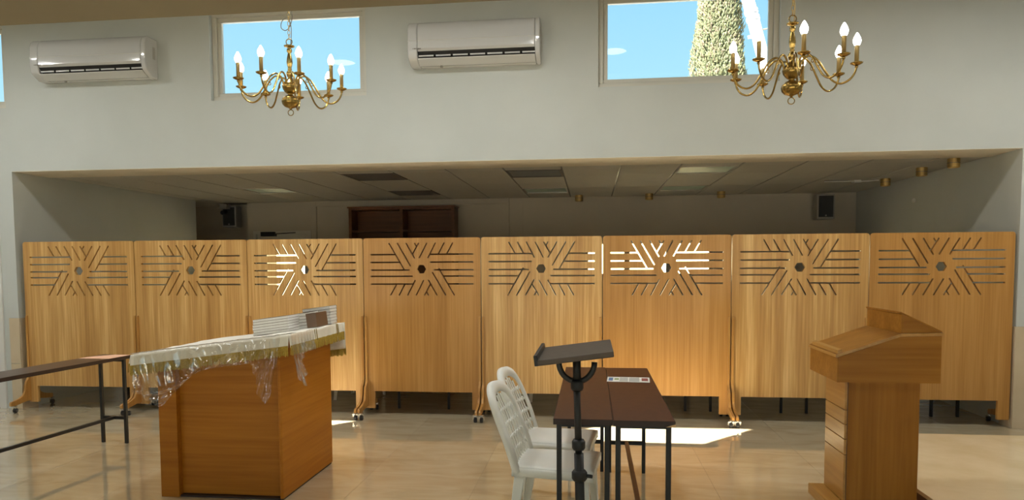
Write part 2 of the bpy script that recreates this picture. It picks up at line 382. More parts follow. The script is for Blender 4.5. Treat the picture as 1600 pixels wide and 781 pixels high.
for cx, cy, wx, wy, kd in pan_cells:
    key = min(lights_at, key=lambda k: abs(k[0]-cx)+abs(k[1]-cy))
    t = thing('ceiling_light', names[kd] + ' ' + pos_txt[key], 'ceiling light', (cx, cy, ZC))
    hx, hy = wx/2-.006, wy/2-.003
    f = MB(); f.box(-hx, hx, -hy, -hy+.022, -.004, .026); f.box(-hx, hx, hy-.022, hy, -.004, .026); f.box(-hx, -hx+.022, -hy+.022, hy-.022, -.004, .026); f.box(hx-.022, hx, -hy+.022, hy-.022, -.004, .026)
    f.build('frame', M['white_gloss'] if kd == 'white' else M['acoustic'] if kd == 'green' else M['louvre'], t)
    if kd in ('louvre', 'louvre2'):
        lm = M['louvre'] if kd == 'louvre' else M['rail']
        MB().box(-hx+.022, hx-.022, -hy+.022, hy-.022, .02, .026).build('backing', lm, t)
        me = MB().box(-hx+.022, hx-.022, -.004, .004, 0, .02).mesh('slat', lm)
        for k in range(9): link('slat', me, t, (0, -hy+.08+k*(2*hy-.16)/8, 0))
    else:
        MB().box(-hx+.022, hx-.022, -hy+.022, hy-.022, .008, .026).build('diffuser', M['led'], t)

# floor: slab with polished tiles laid on it
fl = tag(MB().box(-8.6, 6.8, -4.2, 11.5, -.06, -.0035).build('floor', M['grout']), kind='structure')
T = .8; g = .0008
tm = MB(); hx = T/2 - g
tm.box(-hx, hx, -hx, hx, -.0034, 0)
tme = tm.mesh('tile', M['tile'])
rest = MB()
for i in range(-10, 10):
    for j in range(-12, 8):
        cx, cy = -.78 + T*i + T/2, 5.30 + T*j + T/2
        if cx < -8.6 or cx > 6.8 or cy < -4.2 or cy > 11.4: continue
        if cy > 3.2 and -7.2 < cx < 5.2: link('tile', tme, fl, (cx, cy, 0))
        else: rest.add([(v[0]+cx, v[1]+cy, v[2]) for v in tm.v], tm.f)
tag(rest.build('tile_field', M['tile'], fl), kind='stuff')

# stone dado tiles on the jambs
def dado(name, boxes):
    root = thing(name, None, None, kind='structure')
    for b in boxes: MB().box(*b).build('tile', M['stone'], root, bevel=.002, seg=1)
dado('trim_1', [(-6.105, XL+.012, DW-.012, DW, 0, .482), (-6.105, XL+.012, DW-.012, DW, .486, .965), (XL, XL+.012, DW+.002, 7.0, 0, .965)])
dado('trim_2', [(XR-.012, 4.35, DW-.012, DW, 0, .92), (4.353, 4.95, DW-.012, DW, 0, .92), (4.953, 5.55, DW-.012, DW, 0, .92), (XR-.012, XR, DW+.002, 7.0, 0, .92)])

# white door left of the opening
d1 = thing('door_1', None, None, kind='structure')
f = MB(); f.box(-7.16, -7.08, DW-.02, 7.0, 0, 2.1); f.box(-6.25, -6.17, DW-.02, 7.0, 0, 2.1); f.box(-7.08, -6.25, DW-.02, 7.0, 2.02, 2.1)
f.build('frame', M['door'], d1, bevel=.003, seg=1); MB().box(-7.08, -6.25, DW+.03, DW+.07, .005, 2.02).build('leaf', M['door'], d1)
h = MB(); h.tube([(-6.98, DW+.03, 1.02), (-6.98, DW-.03, 1.02), (-6.86, DW-.03, 1.02)], .009, 8); h.build('handle', M['chrome'], d1, smooth=True)
# glazed door at the back
d2 = thing('door_2', None, None, kind='structure')
f = MB(); f.box(-5.32, -5.27, YB-.02, YB+.1, 0, 2.05); f.box(-4.42, -4.37, YB-.02, YB+.1, 0, 2.05); f.box(-5.27, -4.42, YB-.02, YB+.1, 2.0, 2.05)
f.build('frame', M['alu'], d2)
f = MB(); f.box(-5.27, -5.12, YB+.02, YB+.06, .01, 2.0); f.box(-4.50, -4.42, YB+.02, YB+.06, .01, 2.0); f.box(-5.12, -4.50, YB+.02, YB+.06, 1.86, 2.0); f.box(-5.12, -4.50, YB+.02, YB+.06, .01, .95)
f.build('leaf', M['alu'], d2); MB().box(-5.12, -4.50, YB+.036, YB+.044, .95, 1.86).build('pane', M['glass'], d2)
cl = MB(); cl.box(-5.18, -4.95, YB-.06, YB+.02, 1.965, 2.035); cl.bar((-4.97, YB-.05, 2.0), (-4.62, YB-.03, 2.02), .015, .012)
cl.build('closer', M['black_void'], d2)

# windows
def window(n, x0, x1, z0, z1, y, panes=1, fw_=.045):
    r = thing('window_%d' % n, None, None, kind='structure')
    def ring(a, b, c, d, wd, ya, yb):
        m_ = MB(); m_.box(a, b, ya, yb, c, c+wd); m_.box(a, b, ya, yb, d-wd, d); m_.box(a, a+wd, ya, yb, c+wd, d-wd); m_.box(b-wd, b, ya, yb, c+wd, d-wd); return m_
    ring(x0, x1, z0, z1, fw_, y-.05, y+.04).build('frame', M['alu'], r, bevel=.003, seg=1)
    a0, a1 = x0+fw_, x1-fw_; wdt = (a1-a0)/panes
    for k in range(panes):
        a, b = a0+k*wdt, a0+(k+1)*wdt
        ring(a, b, z0+fw_, z1-fw_, .042, y-.02, y+.02).build('sash', M['alu'], r, bevel=.003, seg=1)
        MB().box(a+.042, b-.042, y-.003, y+.003, z0+fw_+.042, z1-fw_-.042).build('pane', M['glass'], r)
for i, (a, b) in enumerate(WIN): window(1+i, a, b, 3.15, 4.02, 6.90)
for i, (a, b) in enumerate(REAR):
    r = thing('window_%d' % (4+i), None, None, kind='structure')
    f = MB(); f.box(a-.03, b+.03, 3.275, 3.30, 2.95, 2.98); f.box(a-.03, b+.03, 3.275, 3.30, 3.80, 3.83); f.box(a-.03, a, 3.275, 3.30, 2.98, 3.80); f.box(b, b+.03, 3.275, 3.30, 2.98, 3.80)
    f.build('frame', M['alu'], r); MB().box(a, b, 3.285, 3.291, 2.98, 3.80).build('pane', M['glass'], r)
window(8, -.12, 1.80, 1.28, 1.87, YB+.08, 3, .03)

# ------------------------------------------------------------------ outdoors
tag(MB().box(-60, 60, -40, 90, -.14, -.08).build('floor_outside', M['ground']), kind='structure')
tag(MB().box(-9, 7, 14.6, 14.9, -.08, 2.6).build('wall_outside', M['exterior']), kind='structure')
def cypress(loc, hgt, rad, label):
    t = thing('cypress_tree', label, 'tree', loc)
    MB().tube([(0,0,0), (.02,0,hgt*.5), (0,.03,hgt*.95)], [.16, .1, .03], 10).build('trunk', M['bark'], t, smooth=True)
    f = MB(); rnd = random.Random(3)
    for k in range(22000):
        z = hgt * (.06 + .94*rnd.random()**.9); u = z/hgt
        R = rad * (1.0 - u**2.2) ** .8 * min(1, .35 + u*4) + .03
        a = rnd.random()*2*PI; rr = R*(.86 + .16*rnd.random()) * (1 + .10*math.sin(a*5 + z*3))
        p = Vector((rr*math.cos(a), rr*math.sin(a), z)); o_ = Vector((math.cos(a), math.sin(a), 0))
        d = (Vector((0,0,1)) + o_*(.25+.4*rnd.random()) + Vector((rnd.uniform(-.3,.3), rnd.uniform(-.3,.3), 0))).normalized()
        s_ = o_.cross(d).normalized(); l = .07 + .08*rnd.random(); wd = .016 + .014*rnd.random()
        f.add([p, p + d*l*.5 + s_*wd, p + d*l, p + d*l*.5 - s_*wd, p + d*l*.5 + o_*wd*.8], [(0,1,4),(1,2,4),(2,3,4),(3,0,4)], rnd.choice((0,0,1,1,2)))
    f.build('foliage', [M['leafA'], M['leafB'], M['leafC']], t)
    f = MB(); f.lathe([(.05, hgt*.03)] + [(rad*.88*(1-(k/12)**2.2)**.8*min(1, .35+k/3), hgt*(.04+.93*k/12)) for k in range(0, 12)] + [(.02, hgt*.97)], 16)
    f.build('inner_foliage', M['leafB'], t, smooth=True)
cypress((2.80, 14.0+2.6, -.08), 9.5, .72, 'tall pale green cypress seen through the right upper window')
t = thing('pole', 'thick white leaning pole outside the right upper window in front of the cypress', 'pole', (0, 0, 0))
p0, p1 = Vector((2.585, 12.5, 5.88)), Vector((2.92, 12.5, 4.64)); dv = (p1-p0).normalized()
ptop, pbot = p0 - dv*2.2, p0 + dv*((5.88+.08)/-dv.z)
MB().cyl(ptop, pbot, .098, 20).build('shaft', M['pole'], t, smooth=True)
for k in (.18, .30): MB().cyl(p0+dv*k, p0+dv*(k+.06), .112, 20).build('band', M['pole'], t, smooth=True)
q = p0 + dv*.62
MB().bar(q, q+Vector((-.16, -.05, -.03)), .03, .05).build('bracket', M['pole'], t)
MB().tube([q+Vector((.08, 0, .1)), q+Vector((.5, .1, .18))], .012, 6).build('wire', M['rail'], t)

# ------------------------------------------------------------------ room divider panels
def slot(x0, y0, x1, y1, w_=.0135):
    p, q = Vector((x0, y0)), Vector((x1, y1)); d = (q-p).normalized(); n = Vector((-d.y, d.x))*(w_/2); p -= d*w_*.3; q += d*w_*.3
    return [p-n, q-n, q+n, p+n]
K = 655.0
half = [((960,92),(1060,262)), ((1017,92),(1102,237)), ((1075,92),(1130,187)), ((1132,92),(1144,113)), ((1158,92),(1118,160)), ((1213,92),(1163,185)),
        ((1270,92),(1220,185)), ((1328,92),(1290,160)), ((1385,92),(1345,162)),
        ((1235,163),(1518,163)), ((1238,213),(1518,213)), ((1258,263),(1518,263)), ((834,163),(1001,163)), ((835,213),(1031,213)), ((837,263),(1095,263))]
segs = []
for (a, b), (c_, d_) in half:
    s_ = ((a-1176)/K, (258-b)/K, (c_-1176)/K, (258-d_)/K); segs.append(s_); 
    if not (b == d_ == 263): segs.append(tuple(-k for k in s_))
segs += [((840-1176)/K, (258-313)/K, (1125-1176)/K, (258-313)/K)] if False else []
def panel_mesh(mirror, mats):
    wd, top, bot, rec, leg = 1.196, 1.765, .075, .247, .095
    cx, cz = wd/2, 1.459
    outer = [(0, bot), (leg, bot), (leg, rec), (wd-leg, rec), (wd-leg, bot), (wd, bot)]
    rr = .022
    outer += [(wd, top-rr), (wd-rr*.3, top-rr*.3), (wd-rr, top), (rr, top), (rr*.3, top-rr*.3), (0, top-rr)]
    polys = [[Vector(p) for p in outer]]
    for s_ in segs:
        q_ = slot(*s_)
        if mirror: q_ = [Vector((-p.x, p.y)) for p in reversed(q_)]
        polys.append([Vector((p.x+cx, p.y+cz)) for p in q_])
    polys.append([Vector((cx+.047*math.cos(PI/3*k), cz+.047*math.sin(PI/3*k))) for k in range(6)])
    V, F = [], []
    for p in polys: F.append(list(range(len(V), len(V)+len(p)))); V += p
    v2, e2, f2, ov, oe, of = delaunay_2d_cdt(V, [], F, 0, 1e-6)
    keep = [f for f, o_ in zip(f2, of) if 0 in o_ and len(o_) == 1]
    n = len(v2); vs = [(p.x, 0, p.y) for p in v2] + [(p.x, .030, p.y) for p in v2]; fs = []; cnt = {}
    for f in keep:
        fs.append(tuple(f)); fs.append(tuple(i+n for i in reversed(f)))
        for i in range(len(f)):
            a, b = f[i], f[(i+1) % len(f)]
            if (b, a) in cnt: del cnt[(b, a)]
            else: cnt[(a, b)] = 1
    for a, b in cnt: fs.append((b, a, a+n, b+n))
    mb = MB().add(vs, fs); me = mb.mesh('board', mats)
    b = bmesh.new(); b.from_mesh(me); bmesh.ops.recalc_face_normals(b, faces=b.faces)
    bmesh.ops.delete(b, geom=[v for v in b.verts if not v.link_faces], context='VERTS'); b.to_mesh(me); b.free()
    return me
meA = panel_mesh(True, M['oak']); meB = panel_mesh(False, M['oak_red'])
prof = [(-.001, .995), (-.011, .993), (-.014, .975), (-.016, .36), (-.032, .325), (-.056, .300), (-.072, .260), (-.080, .205), (-.105, .160), (-.150, .140),
        (-.215, .125), (-.262, .118), (-.272, .105), (-.272, .078), (-.23, .074), (-.16, .080), (-.09, .092), (-.001, .095)]
def panel_thing(me, label, x, wdt, edge_m, last=False):
    t = thing('room_divider', label, 'room divider', (x, 6.81, 0), group='rolling oak dividers across the opening')
    o = link('board', me, t); o.scale.x = wdt/1.196
    for xe, s_ in ((.003, 1), (wdt-.003, -1)):
        xa, xb = (xe, xe+.021*s_); xa, xb = min(xa, xb), max(xa, xb)
        for side in (-1, 1):
            if last and s_ < 0 and side < 0: continue      # the end against the wall has no front foot
            poly = [(y, z) for y, z in prof] if side < 0 else [(.030 - y, z) for y, z in reversed(prof)]
            MB().prism(poly, 'x', xa, xb).build('bracket', edge_m, t, fixn=True)
            yc = -.238 if side < 0 else .268; xm = (xa+xb)/2
            xm = xm + .012*s_
            cst = MB(); cst.box(xm-.02, xm+.02, yc-.022, yc+.022, .070, .076); cst.cyl((xm, yc, .058), (xm, yc, .071), .011, 10)
            cst.bar((xm-.017, yc, .062), (xm-.017, yc+.016, .026), .004, .022, up=(1,0,0)); cst.bar((xm+.017, yc, .062), (xm+.017, yc+.016, .026), .004, .022, up=(1,0,0))
            cst.cyl((xm-.02, yc+.016, .026), (xm+.02, yc+.016, .026), .006, 8)
            co = cst.build('caster', M['chrome'], t)
            MB().cyl((xm-.0135, yc+.016, .0258), (xm+.0135, yc+.016, .0258), .0258, 16).build('wheel', M['rubber'], co, bevel=.003, seg=1)
    return t
edges = [-5.930, -4.674, -3.451, -2.242, -1.064, .105, 1.296, 2.512, 3.742]
plab = ['light oak rolling divider at the far left end beside the left jamb', 'light oak rolling divider second from the left, behind the white-clothed desk',
        'light oak rolling divider behind the book stacks with daylight in its left slots', 'reddish oak rolling divider with all-dark slots, fourth from the left',
        'light oak rolling divider directly behind the two white chairs', 'reddish oak rolling divider behind the dark tables with glowing cream slots',
        'light oak rolling divider between the dark tables and the wooden lectern', 'reddish oak rolling divider at the far right end beside the right jamb']
for i in range(8):
    red = i in (3, 5, 7)
    panel_thing(meB if red else meA, plab[i], edges[i]+.004, edges[i+1]-edges[i]-.008, M['oak_edge'], i == 7)

# ------------------------------------------------------------------ air conditioners
def aircon(x0, label, group):
    t = thing('air_conditioner', label, 'air conditioner', (x0, DW, 3.375), group=group)
    W_, D, H = 1.235, .215, .385
    pr = [(0, 0), (-.10, 0), (-.185, .045), (-.205, .070), (-D, .12), (-D+.004, .30), (-.195, .355), (-.16, H), (0, H)]
    b = MB(); poly = pr
    # shell with an outlet mouth: end caps plus front body above the mouth and chin below it
    upper = [(0, .0), (-.06, .0), (-.085, .060), (-.200, .113), (-D, .135), (-D+.004, .30), (-.195, .355), (-.16, H), (0, H)]
    b.prism(upper, 'x', .09, W_-.045); b.prism(pr, 'x', .0, .09); b.prism(pr, 'x', W_-.045, W_)
    b.build('body', M['white_gloss'], t, bevel=.010, seg=3, fixn=True)
    ch = MB(); ch.prism([(-.055, .004), (-.105, 0), (-.185, .044), (-.19, .052), (-.10, .012), (-.06, .016)], 'x', .092, W_-.047); ch.build('outlet_flap', M['white_gloss'], t, fixn=True)
    MB().prism([(-.062, .012), (-.090, .061), (-.198, .1115), (-.172, .078), (-.10, .03)], 'x', .0925, W_-.0475).build('outlet', M['black_void'], t, fixn=True)
    vm = MB().box(-.070, .070, -.186, -.178, .062, .076).mesh('vane', M['white_gloss'])
    for k in range(7): link('vane', vm, t, (.17 + k*.162, 0, .004))
    MB().box(.002, W_-.002, -D-.0015, -D+.01, .205, .2075).build('seam', M['alu'], t)
    lg = MB()
    for k, w_ in enumerate((.006, .010, .008, .004, .010, .009, .008)): lg.box(.05+k*.0115, .05+k*.0115+w_, -D-.001, -D+.01, .128, .138)
    lg.build('logo', M['rail'], t)
    MB().cyl((.30, -.10, 0), (.30, -.10, -.018), .012, 10).build('drain_plug', M['rail'], t)
    MB().box(W_-.002, W_+.002, -.085, -.045, .18, .30).build('side_grille', M['speaker'], t)
    return t
a1 = aircon(-5.565, 'white wall air conditioner at the far left, left of the first chandelier', 'split air conditioners on the front wall')
dup(a1, (-1.705, DW, 3.375), 'white wall air conditioner between the two upper windows')

# ------------------------------------------------------------------ chandeliers
def arc(c_, r_, a0, a1, n): return [(c_[0]+r_*math.cos(a0+(a1-a0)*k/n), c_[1]+r_*math.sin(a0+(a1-a0)*k/n)) for k in range(n+1)]
def smooth_path(P, n=6):
    out = []; P = [Vector(p) for p in P]
    for i in range(len(P)-1):
        p0_, p1_, p2_, p3_ = P[max(i-1, 0)], P[i], P[i+1], P[min(i+2, len(P)-1)]
        for k in range(n):
            t_ = k/n; out.append(.5*((2*p1_) + (p2_-p0_)*t_ + (2*p0_-5*p1_+4*p2_-p3_)*t_**2 + (3*p1_-p0_-3*p2_+p3_)*t_**3))
    out.append(P[-1]); return out
def torus_path(c_, r_, ax, n=20): 
    return [Vector(c_) + (Vector((math.cos(2*PI*k/n)*r_, 0, math.sin(2*PI*k/n)*r_)) if ax == 'y' else Vector((0, math.cos(2*PI*k/n)*r_, math.sin(2*PI*k/n)*r_))) for k in range(n)]
arm_pts = smooth_path([(.045, 0, .215), (.062, 0, .262), (.10, 0, .282), (.145, 0, .250), (.185, 0, .185), (.225, 0, .125), (.272, 0, .100), (.320, 0, .118), (.350, 0, .160), (.357, 0, .205)], 5)
arm_me = MB().tube(arm_pts, .0062, 8)
arm_me.lathe([(.006, .182), (.011, .19), (.006, .198)], 10, (.357, 0, 0)); arm_me.tube(torus_path((.150, 0, .228), .010, 'y', 10), .003, 6, True)
arm_me = arm_me.mesh('arm', M['brass'])
pan_me = MB().lathe([(.008, .196), (.020, .201), (.034, .208), (.0365, .213), (.034, .213), (.012, .207)], 20).mesh('drip_pan', M['brass'])
slv_me = MB().lathe([(.0125, .206), (.0125, .300), (.0135, .302), (.0135, .318)], 14).mesh('candle_sleeve', M['sleeve'])
blb_me = MB().lathe([(.0125, .312), (.018, .322), (.0225, .336), (.0225, .345), (.0175, .361), (.010, .376), (.004, .386)], 14).mesh('bulb', M['bulb'])
for me in (arm_me, pan_me, slv_me, blb_me):
    for p in me.polygons: p.use_smooth = True
def chandelier(loc, th, label, loop):
    t = thing('chandelier', label, 'chandelier', loc, group='brass chandeliers')
    st = MB()
    st.lathe([(.004, .040), (.010, .050), (.018, .055), (.040, .062, 1), (.058, .080, 1), (.063, .100, 1), (.056, .120, 1), (.036, .137, 1), (.020, .143), (.016, .150),
              (.026, .156), (.038, .166, 1), (.052, .185, 1), (.057, .205, 1), (.050, .222, 1), (.036, .240, 1), (.022, .252), (.014, .262), (.018, .272), (.024, .284), (.025, .296), (.020, .308), (.012, .318),
              (.016, .324), (.012, .332), (.017, .350), (.021, .372), (.018, .400), (.012, .430), (.010, .438), (.018, .446), (.018, .462), (.010, .470), (.020, .476), (.036, .482), (.037, .487), (.014, .490)], 40, flute=14, fa=.13)
    st.build('stem', M['brass'], t, smooth=True)
    MB().tube(torus_path((0, 0, .022), .020, 'y'), .0032, 8, True).build('ring', M['brass'], t, smooth=True)
    MB().tube(torus_path((0, 0, .514), .022, 'y'), .0035, 8, True).build('ring', M['brass'], t, smooth=True)
    ch = MB(); ztop = ZL - loc[2] - .05; z = .548; k = 0
    while z < ztop:
        a = k % 2; pth = [(Vector((.0085*math.cos(u), 0, .019*math.sin(u))) if a else Vector((0, .0085*math.cos(u), .019*math.sin(u)))) + Vector((0, 0, z)) for u in [2*PI*i/10 for i in range(10)]]
        ch.tube(pth, .0022, 5, True); z += .031; k += 1
    ch.build('chain', M['brass_dull'], t, smooth=True)
    wr2 = smooth_path([(.01, .004, .49), (.014, .01, .60), (.004, .012, .66)] + ([(-.012, .014, .69), (-.055, .014, .665), (-.062, .014, .62), (-.03, .014, .60), (.004, .014, .63), (.022, .014, .70), (.012, .014, .76)] if loop else []) + [(-.004, .012, .84), (.006, .012, 1.1), (.004, .01, ztop)], 6)
    MB().tube(wr2, .0032, 6).build('wire', M['brass_dull'] if not loop else M['rail'], t, smooth=True)
    MB().lathe([(.055, ztop+.05), (.055, ztop+.035), (.03, ztop+.01), (.008, ztop)], 20).build('ceiling_rose', M['brass'], t, smooth=True)
    for k in range(9):
        a = link('arm', arm_me, t); a.rotation_euler.z = th - math.radians(40*k)
        for nm, me in (('drip_pan', pan_me), ('candle_sleeve', slv_me), ('bulb', blb_me)): link(nm, me, a, (.357, 0, 0))
chandelier((-2.124, 4.90, 2.564), math.radians(23), 'nine-arm brass chandelier in front of the left upper window', True)
chandelier((1.217, 4.60, 2.470), math.radians(-15), 'nine-arm brass chandelier over the right of the hall beside the window with the tree', False)
# unseen downlights added to the high ceiling as fill light
for i, x in enumerate((-6.9, -5.5, -2.35, -.55, 3.0, 4.7)):
    t = thing('ceiling_light', 'unseen added downlight of the high ceiling, %s from the left' % ('first', 'second', 'third', 'fourth', 'fifth', 'sixth')[i], 'ceiling light', (x, 4.75, ZL), group='fill downlights added to the high ceiling')
    MB().lathe([(.16, 0), (.16, -.04), (.15, -.045), (.148, -.001)], 28).build('rim', M['white_gloss'], t, smooth=True)
    MB().lathe([(.147, -.020), (.001, -.021)], 28).build('diffuser', M['fill_down'], t, smooth=True)
# unseen LED panels added to the low ceiling over the camera as fill light
for i, (x, y) in enumerate(((-5.0, 1.2), (-2.4, 1.2), (.2, 1.2), (2.8, 1.2))):
    t = thing('ceiling_light', 'unseen square LED fill panel added to the low ceiling, number %s from the left' % ('one', 'two', 'three', 'four')[i], 'ceiling light', (x, y, 2.75), group='LED fill panels added to the low ceiling')
    f = MB(); f.box(-.31, .31, -.31, -.29, -.012, 0); f.box(-.31, .31, .29, .31, -.012, 0); f.box(-.31, -.29, -.29, .29, -.012, 0); f.box(.29, .31, -.29, .29, -.012, 0); f.build('frame', M['white_gloss'], t)
    MB().box(-.29, .29, -.29, .29, -.008, 0).build('diffuser', M['led_fill'], t)
# round ceiling lights of the lantern (seen only as reflections in the upper panes)
for i, x in enumerate((-3.24, .27)):
    t = thing('ceiling_light', 'round white ceiling light mirrored in the %s upper pane' % ('left', 'right')[i], 'ceiling light', (x, 4.65, ZL), group='round lights on the high ceiling')
    MB().lathe([(.175, 0), (.175, -.05), (.165, -.055), (.165, -.001)], 28).build('rim', M['white_gloss'], t, smooth=True)
    MB().lathe([(.164, -.040), (.001, -.041)], 28).build('diffuser', M['round'], t, smooth=True)

# ------------------------------------------------------------------ narrow tables
def narrow_table(label, loc, length, width=.29, group='dark narrow tables', bar=None, chip=False, rz=0, top=None):
    # origin: centre of the near short edge, table runs to +Y
    t = thing('table', label, 'table', loc, group=group, rz=rz); hw = width/2
    tb = MB(); tb.box(-hw, hw, 0, length, .722, .75)
    tb.build('tabletop', top or M['brown_top'], t, bevel=.003)
    eb = MB(); eb.box(-hw-.0008, hw+.0008, -.0008, 0.0, .7215, .7485); eb.box(-hw-.001, -hw, 0, length, .7215, .7485); eb.box(hw, hw+.001, 0, length, .7215, .7485); eb.build('edge_band', M['brown_edge'], t)
    if chip: MB().prism([(hw-.045, .7215), (hw+.0015, .7215), (hw+.0015, .735), (hw-.012, .732)], 'y', -.0025, 0.0).build('bare_corner', M['chip'], t)
    y0, y1, lx = .06, length-.06, hw-.025
    for x in (-lx, lx):
        for y in (y0, y1): MB().box(x-.0125, x+.0125, y-.0125, y+.0125, 0, .722).build('leg', M['black'], t, bevel=.002, seg=1)
    for y in (y0, y1): MB().box(-lx+.0125, lx-.0125, y-.0115, y+.0115, .205, .23).build('crossbar', M['black'], t)
    MB().box(-.0125, .0125, y0+.0115, y1-.0115, .206, .229).build('stretcher', bar or M['black'], t)
    ap = MB(); ap.box(-lx+.0125, lx-.0125, y0-.01, y0+.01, .70, .722); ap.box(-lx+.0125, lx-.0125, y1-.01, y1+.01, .70, .722); ap.build('top_rail', M['black'], t)
    return t
narrow_table('dark brown narrow table beside the chairs, left of the pair', (-.040, 3.415, 0), 1.75, .285)
narrow_table('dark brown narrow table with a leaflet on it, right of the pair', (.252, 3.405, 0), 1.745, .292, bar=M['brown_bar'], chip=True)
bench = narrow_table('dark narrow table at the left edge of the photo beside the left jamb', (-4.150, 3.86, 0), 1.745, .275, rz=-.065, top=M['bench_top'])
# back-room tables glimpsed under the dividers
narrow_table('dark table in the back room glimpsed under the fourth divider', (-1.735, 7.12, 0), 1.2, .58, 'tables in the back room')
narrow_table('dark narrow table in the back room glimpsed under the sixth divider', (1.075, 7.25, 0), 1.75, .30, 'tables in the back room')
narrow_table('dark narrow table in the back room glimpsed under the seventh divider', (2.008, 7.24, 0), 1.75, .295, 'tables in the back room')
narrow_table('dark narrow table in the back room glimpsed under the rightmost divider', (3.40, 7.2, 0), 1.75, .29, 'tables in the back room')
b_ = MB(); 
t = thing('bench', 'low dark bench in the back room glimpsed under the leftmost divider', 'bench', (-4.95, 7.75, 0))
MB().box(-.5, .5, -.16, .16, .17, .21).build('seat', M['brown_edge'], t); 
for x in (-.42, .42): MB().box(x-.02, x+.02, -.14, .14, 0, .17).build('leg', M['black'], t)

# sheets on the tables
t = thing('leaflet', 'white printed leaflet lying across the right dark table', 'leaflet', (.238, 4.615, .7505), rz=-.06)
MB().box(-.135, .135, -.095, .095, 0, .002).build('page', M['paper'], t)
pr_ = MB(); pr_.box(-.125, -.098, -.06, .06, .002, .0024, 0); pr_.box(.085, .125, -.05, .06, .002, .0024, 1); pr_.box(-.088, -.06, -.02, .04, .002, .0024, 2)
pr_.box(-.055, -.002, -.075, .075, .002, .0024, 3); pr_.box(.006, .07, -.075, .075, .002, .0024, 3)
pr_.build('print', [M['blue'], M['red'], M['greenp'], M['greyp']], t)

